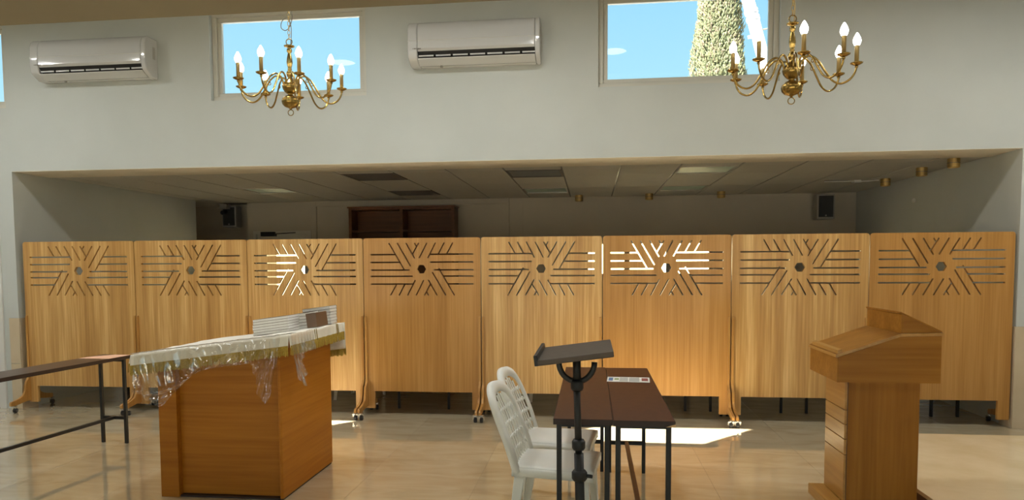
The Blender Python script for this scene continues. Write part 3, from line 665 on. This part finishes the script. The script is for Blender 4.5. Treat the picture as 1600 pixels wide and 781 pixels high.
# ------------------------------------------------------------------ white resin chairs (face +X in local space)
def resin_chair(label, loc, rz):
    t = thing('plastic_chair', label, 'chair', loc, group='white resin chairs', rz=rz)
    def seat(u, v):
        x = -.20 + .43*u; hw = .195 + .025*u
        y = (v-.5)*2*hw
        z = .435 - .018*math.sin(PI*u)*math.cos((v-.5)*PI) - .035*max(0, u-.86)**1*7*(u-.86) - .012*(abs(v-.5)*2)**6
        return (x, y, z)
    s_ = MB().grid(seat, 16, 14); s_.build('seat', M['white_plastic'], t, smooth=True, solid=.006)
    ap = MB()     # downturned apron round the seat
    def rim(w_):
        w_ = w_ % 1
        if w_ < .3: u, v = w_/.3, 0
        elif w_ < .5: u, v = 1, (w_-.3)/.2
        elif w_ < .8: u, v = 1-(w_-.5)/.3, 1
        else: u, v = 0, 1-(w_-.8)/.2
        return Vector(seat(u, v))
    ap.grid(lambda a, b: rim(a) + Vector((0, 0, -.045*b)) + Vector((0, (1 if rim(a).y > 0 else -1)*.006*b, 0)), 60, 2)
    ap.build('apron', M['white_plastic'], t, smooth=True, solid=.005)
    # arched back frame: broad flattened band
    path = smooth_path([(-.165, -.212, .40), (-.212, -.215, .55), (-.272, -.203, .70), (-.312, -.160, .787), (-.335, -.085, .824), (-.341, 0, .832), (-.335, .085, .824), (-.312, .160, .787), (-.272, .203, .70), (-.212, .215, .55), (-.165, .212, .40)], 6)
    bk = MB(); vs = []; n = len(path)
    ctr = Vector((-.24, 0, .56))
    for i, p in enumerate(path):
        d = (path[min(i+1, n-1)] - path[max(i-1, 0)]).normalized()
        fwd = Vector((1, 0, .40)).normalized(); out = d.cross(fwd).normalized()
        if out.dot(p-ctr) < 0: out = -out
        fwd = out.cross(d).normalized(); 
        if fwd.x < 0: fwd = -fwd
        wd = .064; th_ = .012
        vs += [p - out*wd*.75 + fwd*th_*.2, p - out*wd*.3 + fwd*th_, p + out*wd*.25 + fwd*th_*.4, p + out*wd*.32 - fwd*.022, p + out*wd*.24 - fwd*.022, p + out*wd*.1 - fwd*th_*.2, p - out*wd*.7 - fwd*th_*.5]
    kk = 7; fs = [(i*kk+j, i*kk+(j+1) % kk, (i+1)*kk+(j+1) % kk, (i+1)*kk+j) for i in range(n-1) for j in range(kk)] + [tuple(range(kk)), tuple(range((n-1)*kk, n*kk))]
    bk.add(vs, fs); bk.build('back_frame', M['white_plastic'], t, smooth=True, fixn=True)
    # lattice of the back, lying in the curved surface of the frame
    zs = ((.40, -.165), (.55, -.212), (.70, -.272), (.787, -.312), (.832, -.341))
    def xf(z, y):
        for (z0, x0), (z1, x1) in zip(zs[:-1], zs[1:]):
            if z <= z1: return x0 + (x1-x0)*(z-z0)/(z1-z0) - .014*(1-(y/.19)**2)
        return zs[-1][1]
    for k in range(7):
        y = -.120 + .040*k; zt_ = .785 - .075*(y/.12)**2
        pts = [(xf(.428+(zt_-.428)*u, y), y*(1.06-.06*u), .428 + (zt_-.428)*u) for u in (0, .25, .5, .75, 1)]
        MB().tube(smooth_path(pts, 3), .0055, 6).build('slat', M['white_plastic'], t, smooth=True)
    for z, hw_ in ((.49, .178), (.56, .172), (.63, .166), (.70, .152)):
        w_ = MB(); w_.tube([(xf(z, hw_*(k/14-1)), hw_*(k/14-1), z + .012*math.sin(k*PI/2.0)) for k in range(29)], .0045, 6); w_.build('lattice_band', M['white_plastic'], t, smooth=True)
    for sx, sy in ((-1,-1), (-1,1), (1,-1), (1,1)):
        tx, ty = (-.185 if sx < 0 else .205), (.185 if sx < 0 else .205)*sy
        bx, by = (-.235 if sx < 0 else .225), (.20 if sx < 0 else .215)*sy
        lg = MB(); vs = []
        for (x, y, z, s2) in ((tx, ty, .425, 1.0), ((tx+bx)/2, (ty+by)/2, .21, .78), (bx, by, 0, .58)):
            a, b = .060*s2, .008
            vs += [(x, y, z), (x - sx*a, y, z), (x - sx*a, y - sy*b, z), (x - sx*b, y - sy*b, z), (x - sx*b, y - sy*a, z), (x, y - sy*a, z)]
        fs = [(i*6+j, i*6+(j+1) % 6, (i+1)*6+(j+1) % 6, (i+1)*6+j) for i in range(2) for j in range(6)] + [(0,1,2,3,4,5), (17,16,15,14,13,12)]
        lg.add(vs, fs); lg.build('leg', M['white_plastic'], t, bevel=.003, fixn=True)
    return t
ch1 = resin_chair('white resin chair nearest the camera, beside the black stand', (-.197, 3.86, 0), -.11)
dup(ch1, (-.212, 4.40, 0), 'white resin chair further back, partly behind the near one', rz=-.12)
dup(ch1, (-2.62, 7.75, 0), 'pale chair in the back room glimpsed under the third divider', rz=1.4, group='chairs in the back room')
dup(ch1, (-.55, 7.9, 0), 'pale chair in the back room glimpsed under the fifth divider', rz=-1.2, group='chairs in the back room')

# ------------------------------------------------------------------ black book stand
t = thing('book_stand', 'black standing book rest on a thin post in front of the tables', 'book stand', (-.055, 3.27, 0))
tilt = .13
def bs(x, y, z): return (x*math.cos(tilt) - z*math.sin(tilt) - .018, y, 1.095 + x*math.sin(tilt) + z*math.cos(tilt))
def tb_(mb, x0, x1, y0, y1, z0, z1): 
    return mb.add([bs(*p) for p in ((x0,y0,z0),(x1,y0,z0),(x1,y1,z0),(x0,y1,z0),(x0,y0,z1),(x1,y0,z1),(x1,y1,z1),(x0,y1,z1))], [(0,3,2,1),(4,5,6,7),(0,1,5,4),(1,2,6,5),(2,3,7,6),(3,0,4,7)])
tb_(MB(), -.16, .17, -.25, .25, -.012, .012).build('board', mottled('stand_board', (.060,.040,.026), (.075,.052,.034), 20, .5), t, bevel=.004)
tb_(MB(), -.172, -.155, -.25, .25, -.012, .034).build('ledge', M['black'], t, bevel=.003)
tb_(MB(), -.085, .115, -.04, .04, -.030, -.012).build('support_plate', M['black'], t)
yk = MB(); yk.tube([(.0-.012 + .082*math.cos(a), 0, 1.048 + .090*math.sin(a)) for a in [PI + PI*k/16 for k in range(17)]], .0135, 8); yk.build('yoke', M['black'], t, smooth=True)
ps = MB(); ps.tube([(-.012, 0, 1.07), (-.010, 0, .95)], .019, 12); ps.tube([(-.012, 0, .96), (-.002, 0, .60)], .0165, 12); ps.tube([(-.002, 0, .62), (.012, 0, .03)], .0225, 12); ps.build('post', M['black'], t, smooth=True)
def knob(z, r_, x): return MB().lathe([(r_*.8, z-.028), (r_, z-.018), (r_, z+.012), (r_*.8, z+.022)], 14, (x, 0, 0))
knob(.945, .030, -.010).build('collar', M['black'], t, smooth=True); knob(.665, .031, -.003).build('collar', M['black'], t, smooth=True); knob(.52, .036, .001).build('collar', M['black'], t, smooth=True)
MB().cyl((.03, 0, .515), (.06, -.01, .515), .009, 8).build('knob', M['black'], t)
bs_ = MB().lathe([(.20, 0), (.20, .012), (.06, .03), (.025, .05)], 24, (.012, 0, 0)); bs_.build('base', M['black'], t, smooth=True)

# ------------------------------------------------------------------ wooden lectern
t = thing('lectern', 'wooden lectern with a slanted top on a grooved pedestal at the right', 'lectern', (1.5, 4.39, 0))
MB().box(-.09, .46, -.02, .37, 0, .065).build('plinth', M['lectern_y'], t, bevel=.003, seg=1)
MB().box(.018, .42, .0, .345, .065, .80).build('pedestal', M['lectern_v'], t, bevel=.002, seg=1)
zz = [.066, .352, .446, .535, .622, .80]
for a, b in zip(zz[:-1], zz[1:]): MB().box(.0, .018, .0, .345, a+.0025, b-.0025).build('front_panel', M['lectern_y'], t, bevel=.0015, seg=1)
MB().box(.014, .0176, -.004, .004, .066, .80).build('corner_strip', M['brown_bar'], t)
ya, yb = -.10, .415
bx = MB(); bx.prism([(-.08, .805), (.485, .805), (.485, 1.078), (.262, 1.072), (-.08, .950)], 'y', ya, yb); bx.build('box', M['lectern_h'], t, fixn=True)
tp = MB(); tp.prism([(-.088, .950), (.262, 1.073), (.262, 1.092), (-.088, .968)], 'y', ya-.006, yb+.006); tp.build('book_rest', M['lectern_h'], t, bevel=.002, seg=1, fixn=True)
tp = MB(); tp.prism([(.262, 1.073), (.492, 1.079), (.492, 1.097), (.262, 1.092)], 'y', ya-.006, yb+.006); tp.build('top_board', M['lectern_h'], t, bevel=.002, seg=1, fixn=True)
tp = MB(); tp.prism([(-.078, .972), (-.058, .979), (-.058, .999), (-.078, .992)], 'y', ya+.0, yb-.03); tp.build('ledge', M['lectern_y'], t, fixn=True)
ub = MB(); ub.prism([(.265, 1.093), (.478, 1.097), (.478, 1.102), (.265, 1.205)], 'y', ya+.0, yb-.005); ub.build('upper_box', M['lectern_h'], t, fixn=True)
ub = MB(); ub.prism([(.258, 1.206), (.36, 1.158), (.484, 1.098), (.484, 1.106), (.36, 1.167), (.258, 1.217)], 'y', ya-.004, yb-.0); ub.build('lid', M['lectern_h'], t, fixn=True)

for nm, poly in (('lipping', [(-.088, .951), (.262, 1.074), (.262, 1.091), (-.088, .967)]), ('lipping', [(.262, 1.074), (.492, 1.080), (.492, 1.096), (.262, 1.091)])):
    lp = MB(); lp.prism(poly, 'y', ya-.0085, ya-.006); lp.build(nm, M['lectern_y'], t, fixn=True)
lp = MB(); lp.box(-.0905, -.088, ya-.006, yb+.006, .951, .967); lp.build('lipping', M['lectern_y'], t)
# low stone platform beside the lectern
t = thing('platform', 'low polished beige stone platform at the right behind the lectern', 'platform', (2.005, 3.2, 0))
MB().box(.02, 4.55, .02, 2.87, 0, .075).build('riser', M['brown_bar'], t)
k = 0
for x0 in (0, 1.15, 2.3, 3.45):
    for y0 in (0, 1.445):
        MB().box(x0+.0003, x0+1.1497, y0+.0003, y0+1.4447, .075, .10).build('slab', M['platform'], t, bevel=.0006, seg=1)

# ------------------------------------------------------------------ cloth-covered reading desk
BX0, BX1, BY0, BY1 = -2.787, -1.953, 4.25, 5.12
SL = .128
def ztop(x): return .928 + SL*(x + 2.95)
t = thing('reading_desk', 'oak reading desk with a slanted top under a white fringed cloth', 'desk', (BX0, BY0, 0))
w_, d_ = BX1-BX0, BY1-BY0
def topz(x): return ztop(BX0 + x) - .008
b = MB()
b.prism([(.0, .0), (.125, .0), (.125, topz(.125)-.02), (.0, topz(0)-.02)], 'y', 0, .07); b.build('corner_post', M['desk'], t, bevel=.002, seg=1, fixn=True)
b = MB(); b.prism([(.125, .015), (w_-.02, .015), (w_-.02, topz(w_-.02)-.02), (.125, topz(.125)-.02)], 'y', .045, .065); b.build('front_panel', M['desk'], t, fixn=True)
b = MB(); b.box(w_-.02, w_, 0.0, d_, .012, topz(w_)-.025); b.build('side_panel', M['desk_side'], t, bevel=.0015, seg=1)
b = MB(); b.box(.0, .02, .07, d_, .012, topz(0)-.025); b.build('side_panel', M['desk_side'], t)
b = MB(); b.box(.02, w_-.02, d_-.02, d_, .012, topz(0)-.02); b.build('back_panel', M['desk'], t)
b = MB(); b.box(.01, w_-.005, .012, d_-.01, 0, .012); b.build('plinth', M['brown_edge'], t)
b = MB(); b.prism([(-.14, topz(-.14)-.022), (w_+.07, topz(w_+.07)-.022), (w_+.07, topz(w_+.07)), (-.14, topz(-.14))], 'y', -.03, d_+.03); b.build('desktop', M['desk'], t, fixn=True)

t = thing('tablecloth', 'cream cloth with a gold fringe draped over the reading desk', 'tablecloth', (0, 0, 0))
cx0, cx1, cy0, cy1 = BX0-.15, BX1+.08, BY0-.042, BY1+.045
rnd = random.Random(5)
def wav(s, a): return a*(math.sin(s*21)+.6*math.sin(s*47+1))
c = MB(); c.grid(lambda u, v: (cx0+(cx1-cx0)*u, cy0+(cy1-cy0)*v, ztop(cx0+(cx1-cx0)*u)+.003+.0025*math.sin(u*17+v*9)*math.sin(v*23)), 40, 30)
c.build('top', M['cloth'], t, smooth=True, solid=.003)
per = []
def skirt(name, P, Q, drop, out, nm_f, edge_n=60, dz0=0):
    P, Q, out = Vector(P), Vector(Q), Vector(out)
    def pt(u, v):
        p = P.lerp(Q, u); p.z = ztop(p.x)+.003
        return p + Vector((0, 0, -drop*v)) + out*(.010*v + wav(u*3+P.y, .004)*v)
    MB().grid(pt, 50, 6).build(name, M['cloth'], t, smooth=True, solid=.003)
    f = MB(); n = int((Q-P).length/.006)
    for k in range(n):
        u = k/n; u2 = (k+1.15)/n; a, b_ = pt(u, 1)+out*.003, pt(min(u2, 1), 1)+out*.003
        l = .050 + rnd.uniform(-.006, .006); off = out*rnd.uniform(-.004, .005)
        lean = (b_-a)*rnd.uniform(-.5, .5)
        f.add([a+Vector((0,0,.012)), b_+Vector((0,0,.012)), b_+off+lean+Vector((0,0,-l)), a+off+lean+Vector((0,0,-l))], [(0,1,2,3)])
    tag(f.build(nm_f, M['fringe'], t, solid=.002), kind='stuff')
skirt('front_drop', (cx0, cy0, 0), (cx1, cy0, 0), .078, (0, -1, 0), 'fringe')
skirt('side_drop', (cx1, cy0, 0), (cx1, cy1, 0), .078, (1, 0, 0), 'fringe')
skirt('side_drop', (cx0, cy1, 0), (cx0, cy0, 0), .055, (-1, 0, 0), 'fringe')
skirt('back_drop', (cx1+.02, cy1, 0), (cx0, cy1, 0), .20, (0, 1, 0), 'fringe')
gl = MB()
for s_ in (.42, .455, .86, .885):
    y = cy0 + (cy1-cy0)*s_
    for k in range(12):
        z0_ = ztop(cx1)+.004-.078*k/12; gl.bar((cx1+.0045+.010*k/12, y, z0_), (cx1+.0045+.010*(k+1)/12, y, z0_-.0066), .005, .004)
gl.build('gold_stripe', M['gold_line'], t)

# clear plastic thrown over the desk's front
def film_sheet(fn, nu, nv, name, parent): return MB().grid(fn, nu, nv).build(name, M['film'], parent, smooth=True)
t = thing('plastic_cover', 'clear crumpled plastic sheet hanging over the front of the reading desk', 'plastic cover', (0, 0, 0))
def gs(d, w_): return math.exp(-(d/w_)**2)
def front(u, v):
    x = -2.90 + .98*u
    dep = .15 + .20*gs(u-.20, .16) + .10*(u < .1)*(.1-u)*6 + .25*gs(u-.955, .065)
    z = ztop(x) + .010 - dep*v
    y = cy0 - .016 - .030*v**.7 - .010*math.sin(u*31+v*4)*v - .006*math.sin(u*77 - v*6)*v
    if u < .72:                                     # swagged folds running up to the right, their shoulders face up
        t_ = min(max((x+2.72)/.62, 0), 1)
        for off, amp in ((0, .030), (-.045, .020), (.05, .014)):
            y -= amp*gs(z - (.66 + .34*t_**1.25 + off), .017)*(1 - .5*t_)*min(1, v*4)
        g_ = gs(x+2.60, .085)*gs(z-.675, .06)
        y -= g_*(.030 + .55*(.675-z) + .34*(-2.60-x) + .0035*math.sin(x*110+z*60)*math.sin(z*140-x*40))
    if u > .80:                                     # gathered vertical folds at the corner
        k_ = min(1, (u-.80)/.08)*v
        y -= k_*(.020 + .016*math.sin(x*150+z*9) + .008*math.sin(x*310))
        y -= .085*k_*v
    return (x, y, z)
film_sheet(front, 230, 90, 'front_sheet', t)
def side(u, v):
    y = cy0 - .016 + .36*u
    dep = .13 + .20*math.exp(-((u-.12)/.16)**2)
    return (cx1 + .018 + .02*v + .05*gs(u-.12, .16)*v*v + .014*math.sin(u*48+v*3)*v + .008*math.sin(u*110-v*5)*v, y, ztop(cx1) + .010 - dep*v)
film_sheet(side, 110, 50, 'side_sheet', t)
film_sheet(lambda u, v: (cx0 + (cx1-cx0+.018)*u, cy0-.014 + .10*v, ztop(cx0+(cx1-cx0)*u)+.012+.004*math.sin(u*40+v*11)*math.sin(v*19)), 60, 14, 'top_sheet', t)

# books on the cloth
ang = -math.atan(SL)
def book(x, y, lift, w_, d_, th_, label, group, rz=0, dark=False):
    r = thing('book', label, 'book', (x, y, ztop(x)+.0075+lift), group=group); r.rotation_euler = (0, ang, rz)
    MB().box(-w_/2+.001, w_/2-.001, -d_/2+.001, d_/2-.0035, .0012, th_-.0012).build('pages', M['page'], r)
    cv = MB(); cv.box(-w_/2, w_/2, -d_/2, d_/2, 0, .0008); cv.box(-w_/2, w_/2, -d_/2, d_/2, th_-.0008, th_-.0001); cv.box(-w_/2, w_/2, d_/2-.003, d_/2, .0008, th_-.0008)
    cv.build('cover', M['bookcover'], r)
    return r
ords = ['bottom book', 'second book from the bottom', 'third book from the bottom', 'fourth book from the bottom', 'fifth book from the bottom', 'sixth book from the bottom']
for k in range(6):
    book(-2.205 + rnd.uniform(-.004, .004), 4.76 + rnd.uniform(-.005, .005), k*.0185, .262, .19, .018, ords[k] + ' of the left stack on the reading desk' if k < 5 else 'top book of the left stack on the reading desk', 'books of the left stack', rnd.uniform(-.02, .02))
for k in range(5):
    book(-2.075 + rnd.uniform(-.004, .004), 4.945 + rnd.uniform(-.004, .004), k*.0222, .150, .20, .021, ords[k] + ' of the middle stack on the reading desk' if k < 4 else 'top book of the middle stack on the reading desk', 'books of the middle stack', rnd.uniform(-.03, .03))
for k in range(6):
    book(-2.035 + rnd.uniform(-.004, .004), 5.145 + rnd.uniform(-.003, .003), k*.0225, .215, .14, .022, ords[k] + ' of the right rear stack on the reading desk' if k < 5 else 'top book of the right rear stack on the reading desk', 'books of the right rear stack', rnd.uniform(-.02, .02))
r = thing('book', 'dark brown book standing upright between the stacks on the reading desk', 'book', (-1.945, 4.87, ztop(-1.945)+.010)); r.rotation_euler = (0, ang, .0)
MB().box(-.032, .032, -.10, .10, .002, .098).build('pages', M['page'], r)
cv = MB(); cv.box(-.037, .037, -.104, -.100, 0, .10); cv.box(-.037, -.033, -.100, .10, 0, .10); cv.box(.033, .037, -.100, .10, 0, .10); cv.build('cover', M['bookcover'], r)

# ------------------------------------------------------------------ back-room fittings
t = thing('bookcase', 'dark brown open bookcase against the back wall', 'bookcase', (-3.64, YB-.34, 0))
W_, H = 1.62, 2.36
for x in (0, W_/2-.02, W_-.045): MB().box(x, x+.045, 0, .30, 0, H).build('upright', M['shelfwood'], t)
MB().box(.045, W_-.045, .28, .295, 0, H).build('back_board', M['shelfwood'], t)
for z in (.10, .55, 1.0, 1.55, 2.0, H-.03):
    for a, b in ((.045, W_/2-.02), (W_/2+.025, W_-.045)): MB().box(a, b, .0, .28, z, z+.025).build('shelf', M['shelfwood'], t)
MB().box(-.02, W_+.02, -.01, .30, H, H+.02).build('top', M['shelfwood'], t)
def speaker(loc, label, camera_on):
    t = thing('loudspeaker', label, 'loudspeaker', loc)
    MB().box(-.12, .12, -.20, 0, -.175, .175).build('cabinet', M['speaker'], t, bevel=.012, seg=2)
    MB().box(-.098, .098, -.206, -.198, -.145, .150).build('grille', M['grille'], t)
    MB().cyl((0, -.2085, -.125), (0, -.204, -.125), .012, 10).build('badge', M['speaker'], t)
    MB().box(-.03, .03, 0, .07, -.05, .05).build('bracket', M['rail'], t)
    return t
speaker((3.265, YB-.08, 2.285), 'grey wall loudspeaker at the right end of the back wall', False)
speaker((-5.90, 11.27, 2.31), 'grey wall loudspeaker in the dark left corner of the back room', True)
t = thing('security_camera', 'small grey security camera above the left loudspeaker', 'camera', (-5.93, 11.0, ZC))
MB().box(-.06, .06, -.06, .06, -.07, 0).build('mount', M['speaker'], t); MB().cyl((.02, -.02, -.12), (.02, -.12, -.14), .035, 12).build('lens_housing', M['black_void'], t)
spots = [((-.18, 10.45), 'in the row along the back wall, left one of three'), ((.82, 10.40), 'in the row along the back wall, middle one of three'), ((1.80, 10.28), 'in the row along the back wall, right one of three'),
         ((3.50, 9.06), 'in the row along the right wall, furthest and darkest'), ((3.485, 8.08), 'in the row along the right wall, middle one'), ((3.49, 7.42), 'in the row along the right wall, nearest the opening')]
sp0 = None
for (x, y), txt in spots:
    lab = 'short brass ceiling spotlight ' + txt
    if sp0 is None:
        sp0 = thing('spotlight', lab, 'spotlight', (x, y, ZC), group='brass cylinder spotlights')
        MB().lathe([(.055, 0), (.055, -.085), (.048, -.088), (.046, -.07), (.002, -.069)], 24).build('cylinder', M['brass_dull'], sp0, smooth=False)
        MB().lathe([(.0565, -.04), (.0565, -.046), (.055, -.046)], 24).build('groove', M['rail'], sp0)
    else: dup(sp0, (x, y, ZC), lab)
t = thing('ceiling_conduit', 'thin white conduit on the back ceiling leading to the dark spotlight', 'conduit', (0, 0, 0))
MB().tube([(2.82, 9.13, ZC-.012), (3.20, 9.16, ZC-.012), (3.22, 9.22, ZC-.012), (3.44, 9.10, ZC-.012)], .008, 8).build('pipe', M['door'], t)
MB().box(3.17, 3.25, 9.13, 9.21, ZC-.03, ZC).build('junction_box', M['door'], t)
o = MB().lathe([(.028, 0), (.028, .012), (.018, .026), (.004, .03)], 16); ob = o.build('sensor', M['door'], smooth=True); ob.location = (XR, 8.89, 2.22); ob.rotation_euler.y = -PI/2
tag(ob, 'small round white sensor high on the right wall of the back room', 'sensor')
